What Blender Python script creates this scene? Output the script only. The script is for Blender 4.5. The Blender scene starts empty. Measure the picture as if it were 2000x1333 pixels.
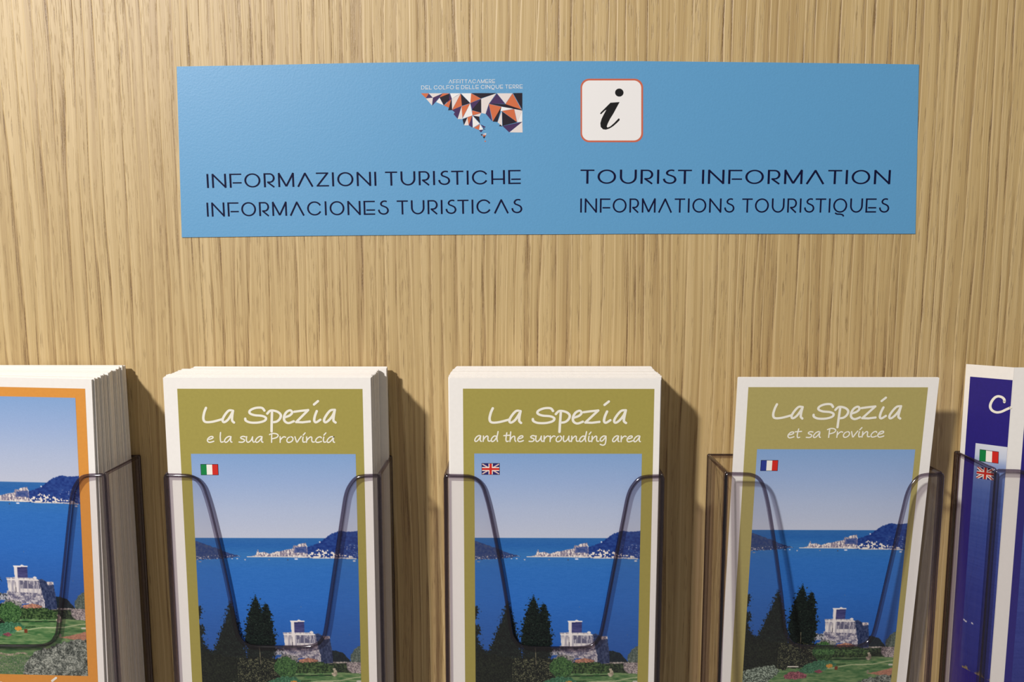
import bpy, bmesh, math, random
import numpy as np
from mathutils import Vector, Matrix

random.seed(5)
SC = bpy.context.scene
COL = SC.collection
MM = 0.001

# ------------------------------------------------------------------ camera
FPX = 1450.0                       # focal length in pixels of a 2000 px wide frame
CAM_D = 0.383                      # distance of the lens from the wood panel
PITCH = math.atan(163 / FPX)
YAW = math.atan(10 / FPX)
cam_data = bpy.data.cameras.new('camera')
cam_data.sensor_width = 36.0
cam_data.lens = FPX * 36.0 / 2000.0
cam_data.clip_start = 0.01
cam_data.clip_end = 50
cam = bpy.data.objects.new('camera', cam_data)
COL.objects.link(cam)
cam.location = (0, -CAM_D, 0)
F = Vector((-math.sin(YAW) * math.cos(PITCH), math.cos(YAW) * math.cos(PITCH), -math.sin(PITCH)))
R = Vector((math.cos(YAW), math.sin(YAW), 0))
U = R.cross(F)
cam.rotation_euler = Matrix((R, U, -F)).transposed().to_euler()
SC.camera = cam

# ------------------------------------------------------------------ world, lamp, exposure
world = bpy.data.worlds.new('world')
SC.world = world
world.use_nodes = True
wb = world.node_tree.nodes['Background']
wb.inputs[0].default_value = (1.0, 0.94, 0.88, 1)
wb.inputs[1].default_value = 0.205
ld = bpy.data.lights.new('ceiling_spot', 'AREA')
ld.shape = 'DISK'
ld.size = 0.12
ld.energy = 40.0
ld.color = (1.0, 0.96, 0.935)
lo = bpy.data.objects.new('ceiling_spot', ld)
COL.objects.link(lo)
lo.location = (-0.98, -1.28, 0.93)
lo.rotation_euler = (Vector((0.0, 0, -0.05)) - lo.location).to_track_quat('-Z', 'Y').to_euler()
SC.view_settings.view_transform = 'Standard'
SC.view_settings.look = 'None'
SC.view_settings.gamma = 1.0
SC.view_settings.exposure = 0.0
try:
    SC.view_settings.use_curve_mapping = False
except Exception:
    pass


# ------------------------------------------------------------------ measuring helpers
def on_plane(px, py, origin, normal):
    """Point (metres) where the sight line of a photo pixel meets a plane."""
    d = F + R * ((px - 1000) / FPX) - U * ((py - 666.5) / FPX)
    o = Vector((0, -CAM_D, 0))
    t = (Vector(origin) - o).dot(Vector(normal)) / d.dot(Vector(normal))
    return o + d * t


def wall_mm(px, py, y=0.0):
    p = on_plane(px, py, (0, y * MM, 0), (0, 1, 0))
    return p.x / MM, p.z / MM


# ------------------------------------------------------------------ materials
def lin(c):
    return tuple((x / 255 / 12.92) if x / 255 <= 0.04045 else ((x / 255 + 0.055) / 1.055) ** 2.4 for x in c)


def mat_plain(name, rgb, rough=0.6, spec=0.3):
    m = bpy.data.materials.new(name)
    m.use_nodes = True
    b = m.node_tree.nodes['Principled BSDF']
    b.inputs['Base Color'].default_value = (*lin(rgb), 1)
    b.inputs['Roughness'].default_value = rough
    b.inputs['Specular IOR Level'].default_value = spec
    return m


def nn(nt, t, **kw):
    n = nt.nodes.new(t)
    for k, v in kw.items():
        setattr(n, k, v)
    return n


def mat_grained(name, rgb, amt=0.06, scale=900, rough=0.6, spec=0.3, bump=0.0, bscale=1500, bdist=0.0002):
    """Plain colour with a fine mottled grain, optional fine relief."""
    m = mat_plain(name, rgb, rough, spec)
    nt = m.node_tree
    b = nt.nodes['Principled BSDF']
    tc = nn(nt, 'ShaderNodeTexCoord')
    no = nn(nt, 'ShaderNodeTexNoise')
    no.inputs['Scale'].default_value = scale
    no.inputs['Detail'].default_value = 3
    nt.links.new(tc.outputs['Object'], no.inputs['Vector'])
    mr = nn(nt, 'ShaderNodeMapRange')
    mr.inputs['From Min'].default_value = 0.3
    mr.inputs['From Max'].default_value = 0.7
    mr.inputs['To Min'].default_value = 1 - amt
    mr.inputs['To Max'].default_value = 1 + amt
    nt.links.new(no.outputs['Fac'], mr.inputs['Value'])
    vm = nn(nt, 'ShaderNodeVectorMath', operation='SCALE')
    vm.inputs[0].default_value = lin(rgb)
    nt.links.new(mr.outputs[0], vm.inputs['Scale'])
    nt.links.new(vm.outputs[0], b.inputs['Base Color'])
    if bump:
        n2 = nn(nt, 'ShaderNodeTexNoise')
        n2.inputs['Scale'].default_value = bscale
        n2.inputs['Detail'].default_value = 2
        nt.links.new(tc.outputs['Object'], n2.inputs['Vector'])
        bp = nn(nt, 'ShaderNodeBump')
        bp.inputs['Strength'].default_value = bump
        bp.inputs['Distance'].default_value = bdist
        nt.links.new(n2.outputs['Fac'], bp.inputs['Height'])
        nt.links.new(bp.outputs[0], b.inputs['Normal'])
    return m


def mat_wood():
    m = bpy.data.materials.new('oak_veneer')
    m.use_nodes = True
    nt = m.node_tree
    L = nt.links.new
    b = nt.nodes['Principled BSDF']
    tc = nn(nt, 'ShaderNodeTexCoord')
    # slow sideways drift of the grain
    drift = nn(nt, 'ShaderNodeTexNoise')
    mp0 = nn(nt, 'ShaderNodeMapping')
    mp0.inputs['Scale'].default_value = (22, 1, 6)
    L(tc.outputs['Object'], mp0.inputs['Vector'])
    L(mp0.outputs[0], drift.inputs['Vector'])
    drift.inputs['Scale'].default_value = 1
    drift.inputs['Detail'].default_value = 2
    sub = nn(nt, 'ShaderNodeMath', operation='MULTIPLY_ADD')
    sub.inputs[1].default_value = 0.0036
    sub.inputs[2].default_value = -0.0018
    L(drift.outputs['Fac'], sub.inputs[0])
    comb = nn(nt, 'ShaderNodeCombineXYZ')
    L(sub.outputs[0], comb.inputs[0])
    add = nn(nt, 'ShaderNodeVectorMath', operation='ADD')
    L(tc.outputs['Object'], add.inputs[0])
    L(comb.outputs[0], add.inputs[1])

    def streak(sx, sz, detail=2, off=0.0, rough=0.5):
        mp = nn(nt, 'ShaderNodeMapping')
        mp.inputs['Scale'].default_value = (sx, 1, sz)
        mp.inputs['Location'].default_value = (off, off * 0.7, off * 1.3)
        L(add.outputs[0], mp.inputs['Vector'])
        n = nn(nt, 'ShaderNodeTexNoise')
        n.inputs['Scale'].default_value = 1
        n.inputs['Detail'].default_value = detail
        n.inputs['Roughness'].default_value = rough
        L(mp.outputs[0], n.inputs['Vector'])
        return n.outputs['Fac']

    def rng(v, a, c, lo_=0.0, hi=1.0, smooth=True):
        r = nn(nt, 'ShaderNodeMapRange')
        if smooth:
            r.interpolation_type = 'SMOOTHSTEP'
        r.inputs['From Min'].default_value = a
        r.inputs['From Max'].default_value = c
        r.inputs['To Min'].default_value = lo_
        r.inputs['To Max'].default_value = hi
        L(v, r.inputs['Value'])
        return r.outputs[0]

    def mth(op, a, c):
        n = nn(nt, 'ShaderNodeMath', operation=op)
        if isinstance(a, float):
            n.inputs[0].default_value = a
        else:
            L(a, n.inputs[0])
        if isinstance(c, float):
            n.inputs[1].default_value = c
        else:
            L(c, n.inputs[1])
        return n.outputs[0]
    broad = streak(55, 2.2, 2, 3.1)
    mid = streak(420, 3.5, 3, 9.7, 0.6)
    fine = streak(1500, 14, 2, 17.3)
    ring = streak(380, 2.5, 1, 23.0)
    pores = streak(1900, 34, 1, 31.0)
    pores2 = streak(2600, 110, 0, 41.0)
    fleck = streak(2600, 700, 1, 51.0)

    # growth rings: a saw-tooth across the panel, each ring pale and then a thin brown line
    sepx = nn(nt, 'ShaderNodeSeparateXYZ')
    L(add.outputs[0], sepx.inputs[0])
    wob = streak(50, 2.2, 3, 61.0)
    saw = mth('FRACT', mth('ADD', mth('MULTIPLY', sepx.outputs[0], 165.0), mth('MULTIPLY', wob, 3.5)), 0.0)
    line = mth('MULTIPLY', rng(saw, 0.55, 0.93), rng(saw, 1.0, 0.95))
    line = mth('MULTIPLY', line, rng(streak(200, 9, 2, 71.0), 0.36, 0.62, 0.12, 1.0))
    light = mth('MULTIPLY', rng(saw, 0.0, 0.04), rng(saw, 0.22, 0.06))

    ramp = nn(nt, 'ShaderNodeValToRGB')
    cr = ramp.color_ramp
    cr.elements[0].position = 0.22
    cr.elements[0].color = (*lin((168, 139, 89)), 1)
    cr.elements[1].position = 0.78
    cr.elements[1].color = (*lin((199, 173, 122)), 1)
    e = cr.elements.new(0.5)
    e.color = (*lin((186, 159, 106)), 1)
    tone = mth('ADD', mth('MULTIPLY', broad, 0.25), mth('ADD', mth('MULTIPLY', mid, 0.5), mth('MULTIPLY', fine, 0.25)))
    tone = mth('ADD', tone, mth('SUBTRACT', mth('MULTIPLY', light, 0.12), mth('MULTIPLY', line, 0.17)))
    tone = rng(tone, 0.28, 0.70, 0.0, 1.0, False)
    L(tone, ramp.inputs['Fac'])
    # pores: short dark dashes gathered on the ring lines
    pm = mth('MULTIPLY', rng(pores, 0.52, 0.64), mth('ADD', mth('MULTIPLY', line, 1.15), 0.04))
    pm2 = mth('MULTIPLY', rng(pores2, 0.60, 0.74), rng(ring, 0.42, 0.60, 0.0, 0.6))
    porem = mth('MAXIMUM', pm, pm2)
    porem = mth('MULTIPLY', porem, rng(fleck, 0.25, 0.6, 0.55, 1.0))
    dark = nn(nt, 'ShaderNodeMix', data_type='RGBA')
    dark.inputs['B'].default_value = (*lin((118, 88, 48)), 1)
    L(ramp.outputs[0], dark.inputs['A'])
    L(mth('MULTIPLY', porem, 0.85), dark.inputs['Factor'])
    L(dark.outputs['Result'], b.inputs['Base Color'])
    b.inputs['Roughness'].default_value = 0.55
    b.inputs['Specular IOR Level'].default_value = 0.9
    h = mth('SUBTRACT', mth('ADD', mth('MULTIPLY', mid, 0.5), mth('MULTIPLY', fine, 0.35)), mth('ADD', mth('MULTIPLY', porem, 0.6), mth('SUBTRACT', mth('MULTIPLY', line, 0.4), mth('MULTIPLY', light, 0.3))))
    bp = nn(nt, 'ShaderNodeBump')
    bp.inputs['Strength'].default_value = 0.5
    bp.inputs['Distance'].default_value = 0.0005
    L(h, bp.inputs['Height'])
    L(bp.outputs[0], b.inputs['Normal'])
    return m


def mat_clear(name, tint, fac_lo, fac_hi, rough):
    """Thin clear plastic: straight-through tint plus Fresnel-like gloss."""
    m = bpy.data.materials.new(name)
    m.use_nodes = True
    nt = m.node_tree
    nt.nodes.clear()
    out = nn(nt, 'ShaderNodeOutputMaterial')
    tr = nn(nt, 'ShaderNodeBsdfTransparent')
    tr.inputs[0].default_value = (*tint, 1)
    gl = nn(nt, 'ShaderNodeBsdfGlossy')
    gl.inputs['Roughness'].default_value = rough
    gl.inputs['Color'].default_value = (0.95, 0.93, 0.98, 1)
    # Schlick reflectance, the same from both sides of the thin wall
    lw = nn(nt, 'ShaderNodeLayerWeight')
    lw.inputs['Blend'].default_value = 0.5
    pw = nn(nt, 'ShaderNodeMath', operation='POWER')
    pw.inputs[1].default_value = 5.0
    nt.links.new(lw.outputs['Facing'], pw.inputs[0])
    mr = nn(nt, 'ShaderNodeMapRange')
    mr.inputs['To Min'].default_value = fac_lo
    mr.inputs['To Max'].default_value = fac_hi
    nt.links.new(pw.outputs[0], mr.inputs['Value'])
    mx = nn(nt, 'ShaderNodeMixShader')
    nt.links.new(mr.outputs[0], mx.inputs[0])
    nt.links.new(tr.outputs[0], mx.inputs[1])
    nt.links.new(gl.outputs[0], mx.inputs[2])
    nt.links.new(mx.outputs[0], out.inputs['Surface'])
    return m


def mat_print():
    m = bpy.data.materials.new('printed_photo')
    m.use_nodes = True
    nt = m.node_tree
    b = nt.nodes['Principled BSDF']
    a = nn(nt, 'ShaderNodeAttribute')
    a.attribute_name = 'Col'
    nt.links.new(a.outputs['Color'], b.inputs['Base Color'])
    b.inputs['Roughness'].default_value = 0.5
    b.inputs['Specular IOR Level'].default_value = 0.2
    return m


M_WOOD = mat_wood()
M_PAPER = mat_grained('white_paper', (238, 234, 228), 0.015, 500, 0.65, 0.2)
M_OLIVE = mat_grained('olive_ink', (161, 150, 76), 0.03, 700, 0.55, 0.25)
M_OLIVE_LT = mat_grained('faded_olive_ink', (172, 160, 98), 0.03, 700, 0.55, 0.25)
M_ORANGE = mat_grained('orange_ink', (216, 146, 62), 0.03, 700, 0.55, 0.25)
M_NAVY = mat_grained('navy_ink', (42, 34, 122), 0.05, 700, 0.55, 0.25)
M_LETTER = mat_plain('white_lettering', (236, 232, 218), 0.6, 0.2)
M_SIGN = mat_grained('blue_card', (88, 152, 197), 0.02, 1500, 0.48, 0.6, 0.35, 1100, 0.00012)
M_INK = mat_plain('dark_blue_ink', (12, 14, 50), 0.6, 0.12)
M_SWHITE = mat_plain('sign_white', (232, 230, 228), 0.5, 0.3)
M_BLACK = mat_plain('black_ink', (16, 15, 16), 0.5, 0.3)
M_EORANGE = mat_plain('emblem_orange', (203, 106, 66), 0.5, 0.3)
M_EBORDER = mat_plain('border_orange', (196, 102, 78), 0.5, 0.3)
M_EPURPLE = mat_plain('emblem_purple', (66, 42, 88), 0.5, 0.3)
M_EBLACK = mat_plain('emblem_black', (28, 18, 34), 0.5, 0.3)
M_EGREY = mat_plain('emblem_grey', (222, 212, 208), 0.5, 0.3)
M_FGREEN = mat_plain('flag_green', (22, 128, 66), 0.55, 0.2)
M_FRED = mat_plain('flag_red', (204, 44, 36), 0.55, 0.2)
M_FWHITE = mat_plain('flag_white', (240, 236, 226), 0.55, 0.2)
M_FBLUE = mat_plain('flag_blue', (44, 60, 140), 0.55, 0.2)
M_FNAVY = mat_plain('flag_navy', (46, 36, 104), 0.55, 0.2)
M_PRINT = mat_print()
M_CLEAR = mat_clear('clear_acrylic', (0.975, 0.968, 0.968), 0.03, 0.8, 0.04)
M_EDGE = mat_clear('acrylic_edge', (0.45, 0.40, 0.46), 0.06, 0.9, 0.12)


# ------------------------------------------------------------------ object helpers
def obj(name, me, parent=None, label=None, cat=None, group=None, kind=None):
    o = bpy.data.objects.new(name, me)
    COL.objects.link(o)
    if parent is not None:
        o.parent = parent
    for k, v in (('label', label), ('category', cat), ('group', group), ('kind', kind)):
        if v:
            o[k] = v
    return o


def mesh(name, verts, faces, mats, idx=None, smooth=False):
    me = bpy.data.meshes.new(name)
    me.from_pydata([tuple(c * MM for c in v) for v in verts], [], faces)
    for m in mats:
        me.materials.append(m)
    if idx:
        me.polygons.foreach_set('material_index', idx)
    if smooth:
        me.polygons.foreach_set('use_smooth', [True] * len(me.polygons))
    me.update()
    return me


def box(x0, x1, y0, y1, z0, z1, V, Fc):
    n = len(V)
    V += [(x0, y0, z0), (x1, y0, z0), (x1, y1, z0), (x0, y1, z0), (x0, y0, z1), (x1, y0, z1), (x1, y1, z1), (x0, y1, z1)]
    Fc += [(n, n + 3, n + 2, n + 1), (n + 4, n + 5, n + 6, n + 7), (n, n + 1, n + 5, n + 4), (n + 1, n + 2, n + 6, n + 5),
           (n + 2, n + 3, n + 7, n + 6), (n + 3, n, n + 4, n + 7)]


# ------------------------------------------------------------------ flat print shapes (x right, z up, in mm)
def smooth_line(pts, n=7):
    if len(pts) < 3:
        return list(pts)
    out = []
    P = [pts[0]] + list(pts) + [pts[-1]]
    for i in range(1, len(P) - 2):
        p0, p1, p2, p3 = P[i - 1], P[i], P[i + 1], P[i + 2]
        for k in range(n):
            t = k / n
            out.append(tuple(0.5 * (2 * p1[j] + (p2[j] - p0[j]) * t + (2 * p0[j] - 5 * p1[j] + 4 * p2[j] - p3[j]) * t * t +
                                    (3 * p1[j] - p0[j] - 3 * p2[j] + p3[j]) * t ** 3) for j in (0, 1)))
    out.append(tuple(pts[-1]))
    return out


class Print:
    """Collects thin raised ink shapes; every shape gets a real (tiny) thickness."""
    def __init__(self):
        self.V, self.F, self.I = [], [], []
        self.k = 0

    def poly(self, pts, mi=0, xf=None, lift=0.0):
        n = len(self.V)
        if xf:
            pts = [xf(*p) for p in pts]
        self.V += [(p[0], -lift, p[1]) for p in pts]
        self.F.append(tuple(range(n, n + len(pts))))
        self.I.append(mi)

    def stroke(self, pts, wv, wh=None, mi=0, xf=None, cap=False, lift=0.0):
        wh = wv if wh is None else wh
        self.k = (self.k + 1) % 6          # overlapping strokes lie a hair above one another
        lift = lift + self.k * .006
        n = len(pts)
        L, Rr = [], []
        for i in range(n):
            a = pts[max(i - 1, 0)]
            c = pts[min(i + 1, n - 1)]
            tx, tz = c[0] - a[0], c[1] - a[1]
            l = math.hypot(tx, tz) or 1
            tx, tz = tx / l, tz / l
            w = math.sqrt((wv * tz) ** 2 + (wh * tx) ** 2) / 2
            L.append((pts[i][0] - tz * w, pts[i][1] + tx * w))
            Rr.append((pts[i][0] + tz * w, pts[i][1] - tx * w))
        if xf:
            L = [xf(*p) for p in L]
            Rr = [xf(*p) for p in Rr]
        b = len(self.V)
        for l_, r_ in zip(L, Rr):
            self.V += [(l_[0], -lift, l_[1]), (r_[0], -lift, r_[1])]
        for i in range(n - 1):
            self.F.append((b + 2 * i, b + 2 * i + 1, b + 2 * i + 3, b + 2 * i + 2))
            self.I.append(mi)
        if cap:
            for p in (pts[0], pts[-1]):
                ring = [(p[0] + wv / 2 * math.cos(t * math.pi / 5), p[1] + wv / 2 * math.sin(t * math.pi / 5)) for t in range(10)]
                self.poly(ring, mi, xf, lift + .003)

    def mesh(self, name, mats):
        return mesh(name, self.V, self.F, mats, self.I)


def arc(cx, cz, rx, rz, a0, a1, n=22):
    return [(cx + rx * math.cos(math.radians(a0 + (a1 - a0) * i / n)), cz + rz * math.sin(math.radians(a0 + (a1 - a0) * i / n))) for i in range(n + 1)]


_R = [(.07, .95)] + [(.40, .95)] + arc(.42, .655, .30, .295, 80, -80, 12) + [(.24, .36)]
_S = smooth_line([(.69, .93), (.55, .965), (.36, .93), (.24, .79), (.30, .66), (.50, .58), (.70, .47), (.77, .28), (.66, .11), (.44, .045), (.22, .10), (.10, .22), (.06, .36)], 4)
DECO = {  # glyph: (width, strokes) on a cap height of 1
    'I': (.14, [[(.07, 0), (.07, 1)]]),
    'N': (1.02, [[(.07, 0), (.07, 1)], [(.05, .98), (.97, .02)], [(.95, 0), (.95, 1)]]),
    'F': (.86, [[(.07, 0), (.07, 1)], [(.0, .95), (.86, .95)], [(.22, .34), (.86, .34)]]),
    'O': (1.15, [arc(.575, .5, .505, .455, 0, 360, 40)]),
    'R': (.79, [[(.07, 0), (.07, 1)], _R, [(.26, .37), (.73, .0)]]),
    'M': (1.14, [[(.07, 0), (.07, 1)], [(.05, 1), (.57, .05)], [(.57, .05), (1.09, 1)], [(1.07, 0), (1.07, 1)]]),
    'A': (1.17, [[(.07, 0), (.60, .98)], [(.57, .98), (1.10, 0)]]),
    'Z': (.9, [[(0, .95), (.88, .95)], [(.82, .95), (.08, .05)], [(.02, .05), (.9, .05)]]),
    'T': (.86, [[(0, .95), (.86, .95)], [(.43, 0), (.43, .95)]]),
    'U': (1.05, [[(.07, 1), (.07, .5)] + arc(.525, .48, .455, .435, 180, 360, 20) + [(.98, .5), (.98, 1)]]),
    'S': (.83, [_S]),
    'C': (1.14, [arc(.58, .5, .51, .455, 28, 332, 32)]),
    'G': (1.14, [arc(.58, .5, .51, .455, 28, 332, 32), [(.95, .3), (1.13, .3)]]),
    'H': (.97, [[(.07, 0), (.07, 1)], [(.9, 0), (.9, 1)], [(.07, .36), (.9, .36)]]),
    'E': (.88, [[(.07, 0), (.07, 1)], [(0, .95), (.88, .95)], [(.21, .34), (.88, .34)], [(0, .05), (.88, .05)]]),
    'Q': (1.15, [arc(.575, .5, .505, .455, 0, 360, 40), smooth_line([(.18, -.02), (.34, -.10), (.60, -.11), (.80, -.16), (.90, -.27)], 4)]),
    'D': (1.0, [[(.07, 0), (.07, 1)], [(.07, .95), (.42, .95)] + arc(.44, .5, .49, .45, 88, -88, 16) + [(.07, .05)]]),
    'L': (.75, [[(.07, 0), (.07, 1)], [(0, .05), (.75, .05)]]),
}


def deco_line(pr, text, p0, p1, cap, mi=0, wv=.135, wh=.095, lift=0.0, gap=.23):
    """Set a line of the geometric sign letters between two baseline points."""
    adv, x = [], 0.0
    for i, ch in enumerate(text):
        if ch == ' ':
            x += .40
            continue
        adv.append((ch, x))
        nxt = text[i + 1] if i + 1 < len(text) else ''
        g = gap
        if ch + nxt == 'ST':
            g = .09
        if nxt in 'OCQGA' and ch not in 'IN' or ch in 'A':
            g = gap * .85
        x += DECO[ch][0] + g
    total = x - g
    dx, dz = p1[0] - p0[0], p1[1] - p0[1]
    ln = math.hypot(dx, dz)
    sx = ln / total
    ux, uz = dx / ln, dz / ln
    for ch, off in adv:
        def xf(a, c, off=off):
            X = (off + a) * sx
            Z = c * cap
            return (p0[0] + ux * X - uz * Z, p0[1] + uz * X + ux * Z)
        for s in DECO[ch][1]:
            pr.stroke(s, wv, wh, mi, xf, lift=lift)


HAND = {  # slanted felt-pen letters, x-height 1
    'a': (1.12, [[(.86, .93), (.60, .98), (.28, .74), (.06, .30), (.14, .03), (.38, .10), (.66, .50), (.86, .93)], [(.86, .93), (.80, .50), (.80, .14), (.94, .04)]]),
    'n': (1.10, [[(.10, .92), (.10, .50), (.06, .03)], [(.07, .25), (.30, .66), (.58, .93), (.72, .78), (.70, .40), (.78, .10), (1.0, .10)]]),
    'd': (1.12, [[(.78, .88), (.48, .92), (.18, .62), (.05, .25), (.16, .02), (.40, .10), (.68, .50), (.90, 1.1)], [(.98, 1.65), (.88, 1.0), (.82, .45), (.90, .03)]]),
    't': (.78, [[(.42, 1.45), (.34, .90), (.30, .35), (.38, .03), (.62, .08)], [(.02, .98), (.40, 1.02), (.80, 1.05)]]),
    'h': (1.05, [[(.16, 1.60), (.12, .90), (.06, .02)], [(.08, .25), (.34, .72), (.62, .90), (.72, .70), (.72, .30), (.84, .03)]]),
    'e': (.92, [[(.12, .48), (.45, .55), (.74, .74), (.70, .95), (.42, .92), (.14, .62), (.06, .28), (.22, .02), (.50, .04), (.82, .18)]]),
    's': (.88, [[(.84, .92), (.55, 1.0), (.28, .84), (.34, .64), (.64, .50), (.72, .26), (.48, .04), (.05, .06)]]),
    'u': (1.10, [[(.12, .95), (.06, .45), (.14, .08), (.36, .06), (.64, .40), (.82, .92)], [(.82, .92), (.80, .40), (.90, .05), (1.02, .10)]]),
    'r': (.82, [[(.10, .95), (.10, .45), (.08, .02)], [(.09, .35), (.30, .72), (.56, .94), (.76, .86)]]),
    'o': (.98, [[(.52, .93), (.24, .76), (.07, .38), (.16, .06), (.42, .03), (.72, .28), (.82, .66), (.68, .90), (.45, .92)]]),
    'i': (.52, [[(.20, .90), (.14, .45), (.20, .08), (.42, .10)], [(.22, 1.22), (.46, 1.58)]]),
    'g': (1.08, [[(.84, .90), (.55, .95), (.22, .68), (.08, .32), (.22, .10), (.50, .28), (.84, .86)], [(.86, .92), (.86, .30), (.76, -.35), (.46, -.56), (.10, -.42)]]),
    'l': (.52, [[(.14, 1.62), (.08, .90), (.10, .20), (.20, .04), (.42, .10)]]),
    'P': (1.18, [[(.30, 1.36), (.26, .70), (.24, .02)], [(.02, 1.30), (.40, 1.48), (.86, 1.42), (1.06, 1.14), (.84, .80), (.36, .62)]]),
    'v': (.86, [[(.08, .94), (.18, .45), (.30, .04), (.52, .45), (.84, 1.02)]]),
    'c': (.86, [[(.76, .78), (.62, .94), (.34, .82), (.10, .46), (.10, .12), (.34, .02), (.76, .18)]]),
}
TITLE = [  # "La Spezia": strokes measured in crop units, 4 to the photo pixel
    [(486, 468), (470, 505), (461, 552), (476, 578), (530, 577), (605, 558)],
    [(700, 490), (668, 488), (636, 520), (614, 560), (624, 580), (655, 562), (684, 522), (700, 490)], [(700, 490), (692, 530), (690, 566), (704, 582)],
    [(950, 488), (930, 467), (880, 468), (838, 486), (832, 508), (868, 524), (930, 530), (960, 546), (948, 568), (898, 582), (835, 582), (800, 568), (795, 552)],
    [(1010, 500), (1006, 560), (1003, 610), (1001, 652)], [(972, 512), (1000, 488), (1050, 496), (1078, 520), (1072, 550), (1045, 574), (1008, 580)],
    [(1112, 540), (1150, 526), (1170, 503), (1155, 486), (1125, 500), (1105, 535), (1108, 570), (1138, 586), (1180, 572)],
    [(1188, 497), (1240, 490), (1298, 484)], [(1298, 484), (1250, 530), (1200, 578)], [(1200, 578), (1250, 580), (1308, 573)],
    [(1378, 414), (1346, 440)], [(1366, 492), (1350, 530), (1344, 566), (1358, 580), (1392, 560)],
    [(1510, 482), (1476, 486), (1444, 520), (1422, 560), (1432, 580), (1462, 562), (1494, 522), (1510, 482)], [(1510, 482), (1500, 530), (1497, 566), (1513, 581)],
]


def title_print(x_shift=0.0, z_shift=0.0, sc=1.0):
    pr = Print()
    for s in TITLE:
        pts = [((840 + a / 4 - 877.8) / 4.06, -(680 + c / 4 - 738) / 4.0) for a, c in s]
        x0 = 18.7
        pts = [(x0 + (p[0] - x0) * sc + x_shift, p[1] + z_shift) for p in pts]
        pts = smooth_line(pts, 5) if len(pts) > 3 else pts
        pr.stroke(pts, 1.22, 1.1, cap=True)
    return pr


def hand_line(text, x0, x1, zb, xh, w=.62, slope=0.0):
    pr = Print()
    adv, x = [], 0.0
    for ch in text:
        if ch == ' ':
            x += .62
            continue
        adv.append((ch, x))
        x += HAND[ch][0]
    sx = (x1 - x0) / (x - .08)
    for ch, off in adv:
        for s in HAND[ch][1]:
            pts = [(x0 + (off + a) * sx, zb + c * xh + slope * (off + a) * sx) for a, c in s]
            pr.stroke(smooth_line(pts, 4) if len(pts) > 2 else pts, w, w, cap=True)
    return pr


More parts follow.
